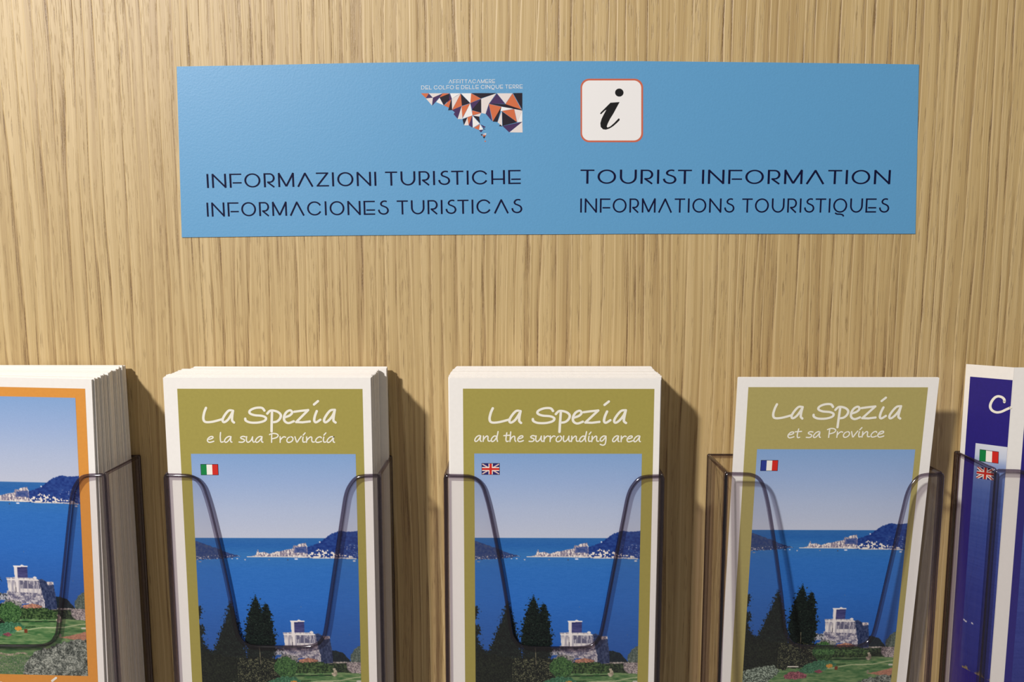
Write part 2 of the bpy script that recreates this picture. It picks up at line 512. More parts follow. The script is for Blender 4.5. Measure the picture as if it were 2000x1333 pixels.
# ------------------------------------------------------------------ the printed landscape (colour grid, 5 samples to the mm)
def make_landscape():
    S = 5
    W, H = 80, 142
    nx, ny = W * S + 1, H * S + 1
    X, Y = np.meshgrid(np.linspace(0, W, nx), np.linspace(0, H, ny))
    rs = np.random.RandomState(11)

    def noise(fx, fy=None, seed=0, octs=2):
        fy = fy or fx
        out = np.zeros_like(X)
        amp, tot = 1.0, 0.0
        for o in range(octs):
            r = np.random.RandomState(seed * 17 + o + 3)
            gx, gy = X * fx * 2 ** o, Y * fy * 2 ** o
            ix, iy = np.floor(gx).astype(int), np.floor(gy).astype(int)
            g = r.rand(iy.max() + 2, ix.max() + 2)
            tx, ty = gx - ix, gy - iy
            tx = tx * tx * (3 - 2 * tx)
            ty = ty * ty * (3 - 2 * ty)
            v = (g[iy, ix] * (1 - tx) + g[iy, ix + 1] * tx) * (1 - ty) + (g[iy + 1, ix] * (1 - tx) + g[iy + 1, ix + 1] * tx) * ty
            out += amp * v
            tot += amp
            amp *= .55
        return out / tot

    def inside(poly, jit=0.0, f=1.0, seed=1):
        x, y = X, Y
        if jit:
            x = X + (noise(f, f, seed, 2) - .5) * 2 * jit
            y = Y + (noise(f, f, seed + 50, 2) - .5) * 2 * jit
        m = np.zeros(X.shape, bool)
        n = len(poly)
        for i in range(n):
            (x1, y1), (x2, y2) = poly[i], poly[(i + 1) % n]
            if y1 == y2:
                continue
            c = ((y1 > y) != (y2 > y)) & (x < (x2 - x1) * (y - y1) / (y2 - y1) + x1)
            m ^= c
        return m

    img = np.zeros((ny, nx, 3))

    def C(*c):
        return np.array(c, float)

    def grad(stops, t):
        xs = [s[0] for s in stops]
        return np.stack([np.interp(t, xs, [s[1][k] for s in stops]) for k in range(3)], -1)

    def put(mask, col):
        if np.ndim(col) == 1:
            img[mask] = col
        else:
            img[mask] = col[mask]

    def tex(c0, c1, n, contrast=1.6):
        t = np.clip((n - .5) * contrast + .5, 0, 1)[..., None]
        return C(*c0) * (1 - t) + C(*c1) * t
    # sky and sea
    img[:] = grad([(0, (130, 163, 208)), (14, (150, 173, 212)), (28, (172, 185, 212)), (42.4, (188, 193, 210))], Y)
    sea = grad([(42.4, (48, 103, 166)), (46, (40, 98, 168)), (51, (52, 112, 176)), (58, (46, 108, 184)), (75, (44, 104, 184)), (95, (42, 92, 168)), (110, (36, 80, 158))], Y)
    sea = sea + ((noise(.5, 5, 3) - .5) * 9)[..., None]
    put(Y > 42.4, sea)
    # headland on the left
    m = inside([(-1, 43.6), (3.3, 44.9), (6.5, 46.2), (9.6, 47.2), (15.9, 49.8), (19, 50.8), (22.5, 51.6), (15.9, 52.6), (9.6, 53.0), (-1, 53.6)], .35, 1.2, 5)
    put(m, tex((34, 56, 112), (66, 80, 118), noise(1.4, 1.6, 6)))
    put(m & (noise(2.2, 2.2, 8) > .70) & (Y > 51), C(186, 176, 178))
    # hill on the right
    m = inside([(53, 47.6), (57, 46.2), (60.9, 44.6), (64.0, 42.6), (66.2, 40.6), (69.0, 39.2), (72, 38.6), (74, 39.0), (77, 38.9), (82, 38.4), (82, 52.8), (66, 52.7), (53, 52.4)], .3, 1.5, 9)
    put(m, tex((24, 48, 118), (44, 74, 142), noise(.9, 1.4, 12)))
    put(m & (noise(2.4, 2.4, 14) > .74) & (Y > 45.5) & (X > 70), C(150, 158, 190))
    # town: blocks of pale houses on the promontory
    town = inside([(26.5, 51.9), (29.4, 51.0), (30.0, 49.7), (30.7, 47.8), (31.3, 49.8), (33.5, 49.3), (36.6, 50.4), (39.7, 49.2), (42, 49.0), (44.7, 48.2), (47.8, 47.7), (48.3, 46.0),
                   (50, 46.2), (51, 45.3), (54.4, 44.7), (55.0, 46.7), (55.2, 52.3), (37.2, 52.1), (29.7, 51.9)], .12, 3, 15)
    rock = inside([(48.8, 47.2), (54.6, 46.4), (54.8, 49.8), (48.6, 49.8)], .3, 2, 44)
    cell = np.random.RandomState(21).rand(400, 400)
    hx, hy = (X / .42).astype(int), (Y / .8 + (X / .42).astype(int) % 3 * .33).astype(int)
    hb = cell[hy, hx]
    tcol = tex((112, 104, 130), (236, 224, 214), hb, 1.3)
    put(town, tcol)
    put(town & rock, tex((44, 70, 128), (92, 100, 150), noise(1.6, 1.2, 23)))
    t2 = inside([(55.2, 50.6), (57.2, 49.4), (59, 48.9), (60.4, 47.7), (62, 48.6), (64.7, 47.9), (66.5, 48.6), (68.5, 49.8), (72.3, 50.3), (74.8, 51), (79, 52.3), (79, 52.9), (55.2, 52.3)], .3, 2, 31)
    cell2 = np.random.RandomState(25).rand(400, 400)
    hb2 = cell2[(Y / .62).astype(int), (X / .6 + (Y / .62).astype(int) % 2 * .4).astype(int)]
    put(t2 & (hb2 > .62), tex((168, 156, 168), (246, 236, 220), hb2, 1.0))
    put((np.abs(Y - 52.35 - (X - 55) * .012) < .22) & (X > 55) & (X < 79.2) & (noise(1.2, .4, 33) > .3), C(214, 204, 196))
    put((np.abs(Y - 51.9) < .14) & (X > 25) & (X < 56), C(226, 216, 206))
    put(((X - 61.3) / .35) ** 2 + ((Y - 44.3) / .35) ** 2 < 1, C(214, 214, 226))
    for bx, by, w_, h_, c_ in ((49.4, 53.0, .9, .32, 235), (17.8, 52.9, .35, .2, 215), (20.3, 52.9, .4, .25, 220), (24.2, 53.4, .4, .28, 190), (45.3, 53.4, .3, .25, 70),
                               (2, 52.7, .7, .2, 200), (78, 53.9, .8, .4, 200), (1.8, 54.5, .8, .2, 150), (36, 53.3, .25, .2, 150), (51, 77.7, .2, .2, 130), (74.8, 92.2, .2, .2, 120)):
        put(((X - bx) / w_) ** 2 + ((Y - by) / h_) ** 2 < 1, C(c_, c_ - 4, c_ + 2))
    # far bank trees right, stone wall, lawn
    put(inside([(61.5, 108), (62, 103), (64, 101.2), (67, 100.4), (71, 101.6), (73.6, 104.3), (75.2, 107), (75.2, 110), (61, 110)], .35, 1.6, 41), tex((12, 20, 34), (32, 46, 46), noise(2.2, 2.2, 42)))
    put(inside([(74.8, 108), (75.2, 103), (76.6, 100.2), (78.6, 98.6), (82, 97.6), (82, 108)], .45, 1.6, 43), tex((52, 66, 60), (122, 132, 122), noise(3, 3, 44)))
    lawn = Y > 112.2 + (noise(.12, .5, 45) - .5) * 1.5 + (44 - np.clip(X, 0, 44)) * .06
    g = tex((54, 98, 54), (126, 148, 100), noise(.3, 1.6, 46, 3), 1.7)
    put((Y > 106.4), tex((14, 26, 20), (70, 84, 56), noise(1.6, 1.6, 47, 3), 2.2))
    put(lawn, g)
    put(lawn & (np.abs(Y - 118 + (X - 52) * .11 - np.sin(X * .3) * .4) < .22) & (X > 35), C(176, 182, 142))
    put(lawn & (np.abs(Y - 113.7 + (X - 60) * .03) < .25) & (X > 46) & (X < 66), C(20, 44, 24))
    put(lawn & (np.abs(Y - 117 + (X - 50) * .12) < .22) & (X > 43) & (X < 55), C(30, 56, 30))
    wallst = inside([(72.6, 106.6), (82, 106.6), (82, 112.8), (75.2, 112.4), (73.4, 110.6)], .2, 1.5, 48)
    put(wallst, tex((96, 88, 92), (196, 182, 178), noise(2.6, 2.8, 49), 2.4))
    put(inside([(61, 106.6), (73, 106.4), (73, 107.2), (61, 107.6)], .2, 1.5, 51), tex((90, 84, 84), (190, 180, 170), noise(2.0, 2.0, 52), 2.2))
    # garden jar
    put(((X - 66.7) / 1.5) ** 2 + ((Y - 112.4) / 1.9) ** 2 < 1, tex((136, 126, 108), (208, 196, 172), noise(1.2, .8, 53)))
    put((np.abs(X - 66.6) < .75) & (np.abs(Y - 110.4) < .5), C(178, 168, 146))
    # castle
    base = inside([(40.2, 105.4), (41.6, 98.0), (45.4, 97.5), (50, 97.0), (59.2, 97.0), (60.4, 103), (60.6, 106.8), (52, 104.5)], .15, 1.2, 61)
    put(base, tex((92, 90, 114), (206, 198, 198), noise(1.6, 1.3, 62, 3), 2.4))
    put(inside([(55.8, 92.2), (59.2, 91.4), (62.2, 93.4), (64.6, 93.0), (65.3, 96.8), (65.9, 101.4), (66.2, 107.2), (59.9, 107.4), (60.2, 103.4), (58.4, 97.0)], .12, 1.2, 63), tex((26, 38, 72), (66, 76, 108), noise(1.4, 1.0, 64), 1.8))
    put(inside([(61.4, 92.9), (64.8, 93.0), (65.1, 94.2), (62.2, 94.8)], .12, 1.6, 65), tex((120, 112, 130), (226, 214, 206), noise(2, 2, 66), 2))
    body = inside([(41.6, 91.1), (45.8, 90.9), (56.4, 91.2), (57.6, 92.2), (58.8, 97.2), (59, 99.0), (42.4, 98.4), (41.9, 93.0)], .08, 1.2, 67)
    stv = noise(2.4, .25, 68)
    put(body, tex((150, 146, 160), (226, 218, 212), stv, 1.8))
    put(body & (stv > .52) & (Y > 92.6) & (Y < 96.8) & (X > 47), C(96, 94, 116))
    put(body & (np.abs(Y - 92.2) < .22), C(228, 220, 214))
    put((np.abs(X - 46.2) < .28) & (Y > 91.4) & (Y < 98.8), C(58, 54, 74))
    put(inside([(45.6, 85.2), (47.4, 85.5), (47.5, 98.8), (46.4, 98.8), (45.9, 92)]), C(222, 214, 212))
    put(inside([(47.3, 85.5), (52.3, 85.2), (52.2, 91.2), (47.4, 91.0)]), tex((46, 48, 96), (80, 80, 128), noise(.4, 3.4, 69), 1.6))
    put(inside([(45.3, 85.0), (48.8, 84.9), (49.6, 84.3), (50.6, 84.8), (52.6, 84.9), (52.6, 85.5), (45.6, 85.7)]), C(232, 224, 220))
    put(((X - 55.8) / .9) ** 2 + ((Y - 91) / .65) ** 2 < 1, C(222, 214, 212))
    # roofs and bushes in front of the castle
    put(inside([(48.4, 105.6), (54, 104.4), (58.8, 105.6), (58, 107.4), (50, 107.8)], .3, 1.6, 71), tex((122, 84, 76), (206, 146, 116), noise(2.2, 2.8, 72), 2))
    put(inside([(38.5, 104.8), (41, 102.6), (45, 103), (49, 104.2), (48, 108.6), (39, 108.6)], .4, 1.6, 73), tex((36, 42, 44), (178, 172, 168), noise(2.2, 2.2, 74, 3), 2.2))
    put(inside([(33, 99), (42, 99.3), (42, 102.3), (36, 103.6)], .4, 1.4, 75), tex((50, 56, 70), (186, 184, 190), noise(2.4, 1.6, 76), 2.6))
    put(inside([(48, 107.2), (60, 106.4), (66, 108.6), (66, 112.4), (48, 112.6)], .5, 1.6, 77), tex((14, 32, 18), (82, 108, 62), noise(1.7, 1.7, 78, 3), 2.2))
    # dark trees on the left
    def tree(poly, seed, c1=(28, 40, 34)):
        m = inside(poly, 3.2, 1.3, seed) | inside(poly, 1.2, 2.6, seed + 3)
        put(m, tex((8, 12, 14), c1, noise(2.2, 2.2, seed + 1, 3), 2.0))
        put(m & (noise(3.2, 3.2, seed + 2) > .80), C(72, 84, 70))
    tree([(-1, 78.2), (1.4, 77.6), (1.0, 81), (.2, 84), (-1, 84)], 81)
    tree([(-1, 88.4), (1.9, 87.6), (1.2, 92), (1.6, 97), (4, 100), (8, 102.4), (8, 112), (-1, 112)], 82)
    tree([(16.1, 74.3), (14.6, 80), (12.2, 86.7), (9.8, 93), (8.0, 98.4), (6.4, 104), (7, 112), (24, 112), (23, 104), (21.4, 97.6), (19.9, 90), (17.6, 81)], 84)
    tree([(28.4, 71.6), (26.4, 77.6), (24.4, 84), (22.9, 90), (22.6, 96), (24, 104), (30, 108), (37, 104), (37.4, 95), (36.6, 87), (35.0, 79), (33.4, 75.6), (31.9, 79.6), (31.2, 82), (30.4, 78), (29.4, 73.4)], 87)
    # dark foreground with sparse twigs
    fg = inside([(-1, 101.4), (7, 102.4), (20, 104.5), (30, 104), (38, 104.5), (44, 109), (46, 114), (42, 117), (34, 118.6), (20, 120), (8, 123), (-1, 126)], 1.2, .8, 90)
    n3 = noise(2.6, 2.6, 91, 3)
    put(fg, tex((8, 12, 12), (40, 48, 34), n3, 2.6))
    put(fg & (n3 > .62) & (X > 18) & (Y > 104), C(108, 108, 82))
    put((np.abs(X - 29.8 - (Y - 105) * .05) < .16) & (Y > 98.5) & (Y < 108), C(120, 114, 92))
    put(inside([(36.5, 108), (39, 104.6), (43, 103.8), (47.6, 106), (48.6, 110), (46, 114.6), (40, 115), (37, 112)], .7, 1.3, 93), tex((20, 48, 26), (92, 132, 74), noise(2.2, 2.2, 94, 3), 2.0))
    # lower garden, seen whole on the orange cover
    put(inside([(34.6, 116.4), (40, 114.6), (47, 114.6), (50, 117), (44, 120), (36, 122), (28, 122)], .6, 1.2, 95), tex((34, 74, 52), (86, 138, 104), noise(2.4, 2.4, 96, 3), 2))
    put(inside([(0, 121), (8, 118.6), (16, 117.6), (20, 121), (14, 127), (4, 133), (-1, 134)], .8, 1.4, 97), tex((38, 48, 40), (182, 196, 178), noise(2.6, 2.6, 98, 3), 2.8))
    put(inside([(22, 123.6), (25, 121.2), (30, 121), (34.4, 122.8), (34, 124.8), (28, 125.6), (23, 125.4)], .4, 1.8, 99), tex((92, 46, 58), (176, 110, 116), noise(2.6, 2.6, 100), 2))
    put(inside([(38, 121), (41, 119.8), (43, 121), (41, 122.2)], .3, 1.8, 101), tex((92, 46, 58), (156, 86, 96), noise(2.6, 2.6, 102), 2))
    put(((X - 46.2) / 1.6) ** 2 + ((Y - 117.6) / 1.1) ** 2 < noise(2, 2, 103) * 2, C(200, 142, 62))
    put((np.abs(X - 50) < .8) & (np.abs(Y - 118.9) < 1.0), C(112, 56, 34))
    put((np.abs(X - 26.6 - (Y - 118) * .2) < 3.0) & (np.abs(Y - 118.2) < .38), C(232, 226, 212))
    put((np.abs(X - 67) < .55) & (np.abs(Y - 121) < 1.1), C(132, 128, 108))
    put(inside([(66.8, 121.8), (73, 120.6), (79, 118.9), (82, 118.6), (82, 123.2), (75, 123.2)], .25, .8, 104), tex((150, 102, 84), (188, 136, 112), noise(1.4, 2.4, 105)))
    put(((X - 79) / 1.4) ** 2 + ((Y - 116.8) / .6) ** 2 < 1, C(196, 196, 178))
    put((np.abs(Y - 131.3 + (X - 35) * .02 - np.sin(X * .5) * .5) < .55) & (X < 50) & (noise(2, 2, 106) > .35), tex((120, 112, 96), (184, 172, 150), noise(2, 2, 107)))
    put(inside([(-1, 134), (52, 132), (56, 143), (-1, 143)], .8, 1.2, 108) & (noise(2.8, 2.8, 109, 3) > .5), tex((60, 84, 60), (150, 154, 130), noise(3, 3, 110), 2))
    bush = inside([(47, 143), (48.6, 137), (53.2, 130.2), (58, 128), (61.8, 127.2), (65, 125.4), (68.7, 124.4), (74.5, 122.8), (78, 122.6), (82, 122), (82, 143)], .9, 1.0, 111)
    bn = noise(3.0, 3.0, 112, 3)
    put(bush, tex((44, 50, 46), (182, 186, 174), bn * .7 + noise(.5, .5, 113) * .3, 3.0))
    # soften slightly like offset print
    k = np.copy(img)
    img[1:-1, 1:-1] = (k[1:-1, 1:-1] * 4 + k[:-2, 1:-1] + k[2:, 1:-1] + k[1:-1, :-2] + k[1:-1, 2:]) / 8
    img += (rs.rand(ny, nx, 1) - .5) * 6
    return X, Y, np.clip(img, 0, 255)


def grid_mesh(name, X, Y, img, to3d):
    ny, nx = X.shape
    pts = to3d(X, Y).reshape(-1, 3) * MM
    me = bpy.data.meshes.new(name)
    i = np.arange(nx * ny).reshape(ny, nx)
    quads = np.stack([i[:-1, :-1], i[1:, :-1], i[1:, 1:], i[:-1, 1:]], -1).reshape(-1, 4)
    nq = len(quads)
    me.vertices.add(nx * ny)
    me.vertices.foreach_set('co', pts.astype(np.float32).ravel())
    me.loops.add(nq * 4)
    me.loops.foreach_set('vertex_index', quads.astype(np.int32).ravel())
    me.polygons.add(nq)
    me.polygons.foreach_set('loop_start', np.arange(0, nq * 4, 4, dtype=np.int32))
    me.polygons.foreach_set('loop_total', np.full(nq, 4, dtype=np.int32))
    me.update(calc_edges=True)
    c = img / 255.0
    c = np.where(c <= .04045, c / 12.92, ((c + .055) / 1.055) ** 2.4)
    att = me.color_attributes.new('Col', 'FLOAT_COLOR', 'POINT')
    rgba = np.ones((nx * ny, 4), np.float32)
    rgba[:, :3] = c.reshape(-1, 3)
    att.data.foreach_set('color', rgba.ravel())
    me.materials.append(M_PRINT)
    return me


# ================================================================== THE SETTING
V, Fc = [], []
box(-1300, 1300, 0, 18, -900, 700, V, Fc)
obj('wall_back', mesh('wall_back', V, Fc, [M_WOOD]), kind='structure')

# ================================================================== THE SIGN
sign = obj('information_sign', None, label='wide blue paper sign with dark lettering stuck on the wood above the leaflets', cat='sign')
org = wall_mm(1067, 292)
sign.location = (org[0] * MM, 0, org[1] * MM)


def sg(px, py):
    a = wall_mm(px, py, -.4)
    return (a[0] - org[0], a[1] - org[1])


top = [(345, 130), (500, 127.5), (700, 123), (900, 120.5), (1067, 119.5), (1250, 119.5), (1500, 122), (1700, 124.5), (1795, 126)]
bot = [(355, 464), (520, 462), (700, 460), (900, 458.5), (1067, 458), (1250, 457), (1500, 457), (1700, 457), (1788, 457)]
N = 36


def interp_line(pts, n):
    xs = [p[0] for p in pts]
    ys = [p[1] for p in pts]
    q = np.linspace(xs[0], xs[-1], n)
    return list(zip(q, np.interp(q, xs, ys)))


tp = [sg(*p) for p in interp_line(top, N)]
bt = [sg(*p) for p in interp_line(bot, N)]
V, Fc = [], []
for i in range(N):
    for y in (-.4, -.02):
        V += [(tp[i][0], y, tp[i][1]), (bt[i][0], y, bt[i][1])]
for i in range(N - 1):
    a, b_ = 4 * i, 4 * i + 4
    Fc += [(a, a + 1, b_ + 1, b_), (a + 2, b_ + 2, b_ + 3, a + 3), (a, b_, b_ + 2, a + 2), (a + 1, a + 3, b_ + 3, b_ + 1)]
Fc += [(0, 2, 3, 1), (4 * N - 4, 4 * N - 3, 4 * N - 1, 4 * N - 2)]
obj('card', mesh('card', V, Fc, [M_SIGN]), sign)


def sign_part(name, pr, mats, lift, label=None):
    o = obj(name, pr.mesh(name, mats), sign, label=label)
    o.location = (0, -(0.40 + lift) * MM, 0)
    return o


for text, p0, p1, cap_px, lab in (
        ('INFORMAZIONI TURISTICHE', (404.5, 367.5), (1017, 359.5), 27.4, 'dark blue Italian lettering, upper left line'),
        ('INFORMACIONES TURISTICAS', (404.5, 423.5), (1020, 416.5), 27.4, 'dark blue Spanish lettering, lower left line'),
        ('TOURIST INFORMATION', (1133.5, 359), (1738.5, 360), 27.6, 'dark blue English lettering, upper right line'),
        ('INFORMATIONS TOURISTIQUES', (1133, 415.5), (1736, 415.5), 27.6, 'dark blue French lettering, lower right line')):
    pr = Print()
    a, b_ = sg(*p0), sg(*p1)
    cap = sg(p0[0], p0[1] - cap_px)[1] - a[1]
    wv = .135
    deco_line(pr, text, a, b_, cap, wv=wv)
    sign_part('lettering', pr, [M_INK], .05, lab)
pr = Print()
for text, p0, p1, cap_px in (('AFFITTACAMERE', (876.3, 163.2), (967, 162.4), 7.4), ('DEL GOLFO E DELLE CINQUE TERRE', (822.8, 175), (1020.8, 173), 7.6)):
    a, b_ = sg(*p0), sg(*p1)
    cap = sg(p0[0], p0[1] - cap_px)[1] - a[1]
    deco_line(pr, text, a, b_, cap, wv=.13, wh=.105)
sign_part('lettering', pr, [M_SWHITE], .05, 'small white association name above the emblem')

# faceted emblem (crop coordinates, 7.69 to the pixel)
EMB = [
    ('o', (170, 403), (290, 403), (245, 475)), ('p', (290, 410), (245, 478), (345, 468)), ('g', (290, 403), (495, 403), (350, 468)), ('g', (245, 480), (350, 470), (335, 585)),
    ('p', (495, 408), (350, 468), (340, 588), (445, 470)), ('o', (495, 403), (605, 403), (450, 465)), ('w', (450, 472), (400, 535), (510, 582)),
    ('b', (450, 465), (600, 408), (590, 500), (512, 582)), ('p', (605, 405), (635, 485), (560, 545), (590, 480)), ('o', (625, 490), (515, 585), (590, 620)), ('b', (630, 485), (640, 655), (578, 658)),
    ('w', (608, 403), (768, 403), (700, 440), (635, 485)), ('g', (768, 405), (635, 485), (638, 650)), ('o', (768, 410), (638, 655), (785, 590)), ('b', (770, 410), (910, 550), (785, 590)), ('w', (772, 403), (925, 403), (912, 550)),
    ('b', (925, 400), (1310, 400), (1070, 480)), ('o', (925, 403), (1070, 482), (912, 550)), ('p', (1072, 488), (912, 552), (940, 655)), ('b', (1075, 485), (1075, 695), (935, 655)),
    ('o', (910, 555), (780, 600), (795, 770)), ('w', (910, 555), (945, 735), (795, 785)), ('p', (780, 597), (638, 655), (680, 690), (660, 715), (720, 785)), ('g', (780, 600), (722, 790), (795, 790)),
    ('o', (938, 660), (1078, 698), (945, 735)), ('g', (1078, 700), (950, 740), (1050, 752)), ('g', (1300, 405), (1075, 485), (1078, 700), (1140, 712), (1190, 560)),
    ('p', (1310, 405), (1435, 560), (1195, 560)), ('g', (1312, 403), (1545, 403), (1440, 560)), ('o', (1548, 405), (1440, 565), (1680, 650)), ('b', (1552, 400), (1693, 397), (1693, 655)),
    ('b', (1195, 560), (1440, 565), (1690, 650), (1690, 662), (1400, 605)), ('o', (1190, 562), (1378, 605), (1250, 825)), ('p', (1190, 570), (1145, 712), (1240, 825)), ('w', (1380, 605), (1560, 635), (1365, 672)),
    ('b', (1378, 605), (1365, 670), (1320, 832), (1250, 828)), ('g', (1385, 670), (1322, 840), (1390, 895)), ('o', (1385, 668), (1570, 640), (1612, 835)), ('g', (1572, 640), (1693, 662), (1618, 835)), ('w', (1693, 665), (1618, 837), (1693, 832)),
    ('b', (1388, 675), (1615, 838), (1395, 892)), ('p', (1395, 895), (1693, 830), (1495, 988)), ('g', (1693, 832), (1697, 992), (1500, 990)), ('b', (1340, 895), (1365, 872), (1395, 900)),
    ('b', (868, 765), (795, 795), (815, 880)), ('g', (868, 768), (818, 885), (888, 885)), ('o', (868, 765), (940, 738), (890, 880)), ('p', (940, 738), (890, 885), (945, 920)), ('w', (945, 740), (1052, 860), (950, 922)),
    ('b', (950, 738), (1045, 755), (1058, 855)), ('o', (1055, 868), (965, 922), (1040, 952)), ('w', (1058, 868), (1045, 955), (1105, 945)), ('p', (1065, 868), (1145, 910), (1110, 925)), ('b', (1105, 925), (1142, 942), (1108, 945)), ('p', (1040, 958), (1105, 952), (1072, 990)),
    ('b', (1065, 1022), (1095, 1015), (1085, 1045)), ('g', (1095, 1015), (1152, 1000), (1148, 1030)), ('o', (1090, 1025), (1150, 1035), (1115, 1060)), ('b', (1100, 1055), (1140, 1048), (1118, 1085)), ('o', (1120, 1115), (1150, 1118), (1135, 1138)),
]
pr = Print()
ci = {'o': 0, 'p': 1, 'b': 2, 'g': 3, 'w': 4}
for e in EMB:
    pr.poly([sg(800 + a / 7.69, 130 + c / 7.69) for a, c in e[1:]], ci[e[0]])
sign_part('emblem', pr, [M_EORANGE, M_EPURPLE, M_EBLACK, M_EGREY, M_SWHITE], .05, 'faceted coastline emblem in orange, purple, black and white')


def rrect(x0, y0, x1, y1, r, n=8):
    pts = []
    for cx, cy, a in ((x1 - r, y0 + r, -90), (x1 - r, y1 - r, 0), (x0 + r, y1 - r, 90), (x0 + r, y0 + r, 180)):
        for k in range(n + 1):
            t = math.radians(a + 90 * k / n)
            pts.append((cx + r * math.cos(t), cy + r * math.sin(t)))
    return pts


pr = Print()
pr.poly([sg(*p) for p in rrect(1133.8, 153.8, 1256, 278, 17)], 0)
sign_part('badge_border', pr, [M_EBORDER], .03)
pr = Print()
pr.poly([sg(*p) for p in rrect(1136.9, 157.4, 1252.4, 274.6, 14.5)], 0)
sign_part('information_badge', pr, [M_SWHITE], .06, 'white rounded square badge with a thin orange rim')
pr = Print()
ig = [(645, 555), (785, 545), (760, 590), (690, 720), (640, 800), (600, 880), (588, 920), (600, 936), (640, 920), (700, 868), (770, 795), (785, 800), (784, 824), (740, 868), (690, 912), (630, 950), (575, 968), (530, 962), (495, 925), (490, 870), (510, 800), (545, 730), (582, 662), (560, 675), (500, 732), (484, 722), (500, 700), (590, 610)]
pr.poly([sg(1110 + a / 7.84, 130 + c / 7.84) for a, c in ig], 0)
pr.poly([sg(1110 + (780 + 65 * math.cos(t * math.pi / 12)) / 7.84, 130 + (400 + 62 * math.sin(t * math.pi / 12)) / 7.84) for t in range(24)], 0)
sign_part('italic_letter', pr, [M_BLACK], .09, 'black italic letter i inside the white badge')

# ================================================================== LEAFLETS
LW, LH = 100.0, 210.0


def slab_mesh(name, seed, w=LW, h=LH, th=.92, sheets=4):
    """A folded leaflet: sheets whose edges do not quite line up, a fold closing one side."""
    r = random.Random(seed)
    V, Fc = [], []
    t = th / sheets
    for k in range(sheets):
        dx0, dx1, dz = r.uniform(0, .35), r.uniform(-.35, 0), r.uniform(-.3, 0)
        box(dx0, w + dx1, k * t, k * t + t * .86, -h, dz, V, Fc)
    # folded spine joining the sheets at one side
    box(0.0, .35, .02, th - .05, -h + .3, -.35, V, Fc)
    return mesh(name, V, Fc, [M_PAPER])


variants = [slab_mesh('leaflet', 100 + i) for i in range(6)]


def rect_print(x0, x1, z0, z1):
    pr = Print()
    pr.poly([(x0, z0), (x1, z0), (x1, z1), (x0, z1)])
    return pr


X_, Y_, IMG = make_landscape()
LAND = grid_mesh('cover_photo', X_, Y_, IMG, lambda x, y: np.stack([x, np.zeros_like(x), -y], -1))


def put_part(name, me, root, lift, label=None, x=0.0, z=0.0):
    o = obj(name, me, root, label=label)
    o.location = (x * MM, -lift * MM, z * MM)
    return o


def flag_part(kind, root, x, z, w, h, lift, shear=0.0):
    pr = Print()
    def q(a, c):
        return (a * w, -c * h)
    pr.poly([q(-.03, -.04), q(1.03, -.04), q(1.03, 1.04), q(-.03, 1.04)], 3)
    if kind in ('it', 'fr'):
        L2 = Print()
        for k in range(3):
            L2.poly([q(k / 3, 0), q((k + 1) / 3, 0), q((k + 1) / 3, 1), q(k / 3, 1)], k)
        mats = [M_FGREEN, M_FWHITE, M_FRED] if kind == 'it' else [M_FBLUE, M_FWHITE, M_FRED]
        lab = 'green, white and red flag' if kind == 'it' else 'blue, white and red flag'
    else:
        L2 = Print()
        L2.poly([q(0, 0), q(1, 0), q(1, 1), q(0, 1)], 0)
        for a, c in (((0, 0), (1, 1)), ((1, 0), (0, 1))):
            L2.stroke([q(*a), q(*c)], w * .13, w * .13, 1, lift=.02)
            L2.stroke([q(*a), q(*c)], w * .04, w * .04, 2, lift=.03)
        L2.poly([q(.38, 0), q(.62, 0), q(.62, 1), q(.38, 1)], 1, lift=.09)
        L2.poly([q(0, .32), q(1, .32), q(1, .68), q(0, .68)], 1, lift=.095)
        L2.poly([q(.43, 0), q(.57, 0), q(.57, 1), q(.43, 1)], 2, lift=.12)
        L2.poly([q(0, .40), q(1, .40), q(1, .60), q(0, .60)], 2, lift=.125)
        # trim the corners of the crossing strokes to the flag edge
        L2.V = [(min(max(v[0], 0), w), v[1], min(max(v[2], -h), 0)) for v in L2.V]
        mats = [M_FNAVY, M_FWHITE, M_FRED]
        lab = 'blue flag with red and white crosses'
    for i, (name, p, ms, lf) in enumerate((('flag', L2, mats, lift + .04), ('flag_outline', Print(), [M_EBLACK], lift))):
        if i == 1:
            p.poly([q(-.025, -.04), q(1.025, -.04), q(1.025, 1.04), q(-.025, 1.04)], 0)
        o = put_part(name, p.mesh(name, ms), root, lf, lab if i == 0 else None, x, z)


def front_leaflet(x, y, z, rot, label, ink, photo_top, ink_box, flag=None, title=None, subtitle=None, sheet_seed=1, group='fanned covers in front'):
    root = obj('leaflet', None, label=label, cat='leaflet', group='front leaflets of the pockets')
    root.location = (x * MM, y * MM, z * MM)
    root.rotation_euler = rot
    obj('pages', slab_mesh('pages', sheet_seed), root)
    put_part('cover_panel', rect_print(*ink_box).mesh('cover_panel', [ink]), root, .04)
    put_part('cover_photo', LAND, root, .08, 'printed picture of a blue bay, a town, dark trees and a castle', 11.7, photo_top)
    if flag:
        flag_part(*flag[:1], root, *flag[1:], .12)
    if title:
        put_part('title_lettering', title.mesh('title_lettering', [M_LETTER]), root, .1)
    if subtitle:
        put_part('subtitle_lettering', subtitle.mesh('subtitle_lettering', [M_LETTER]), root, .1)
    return root


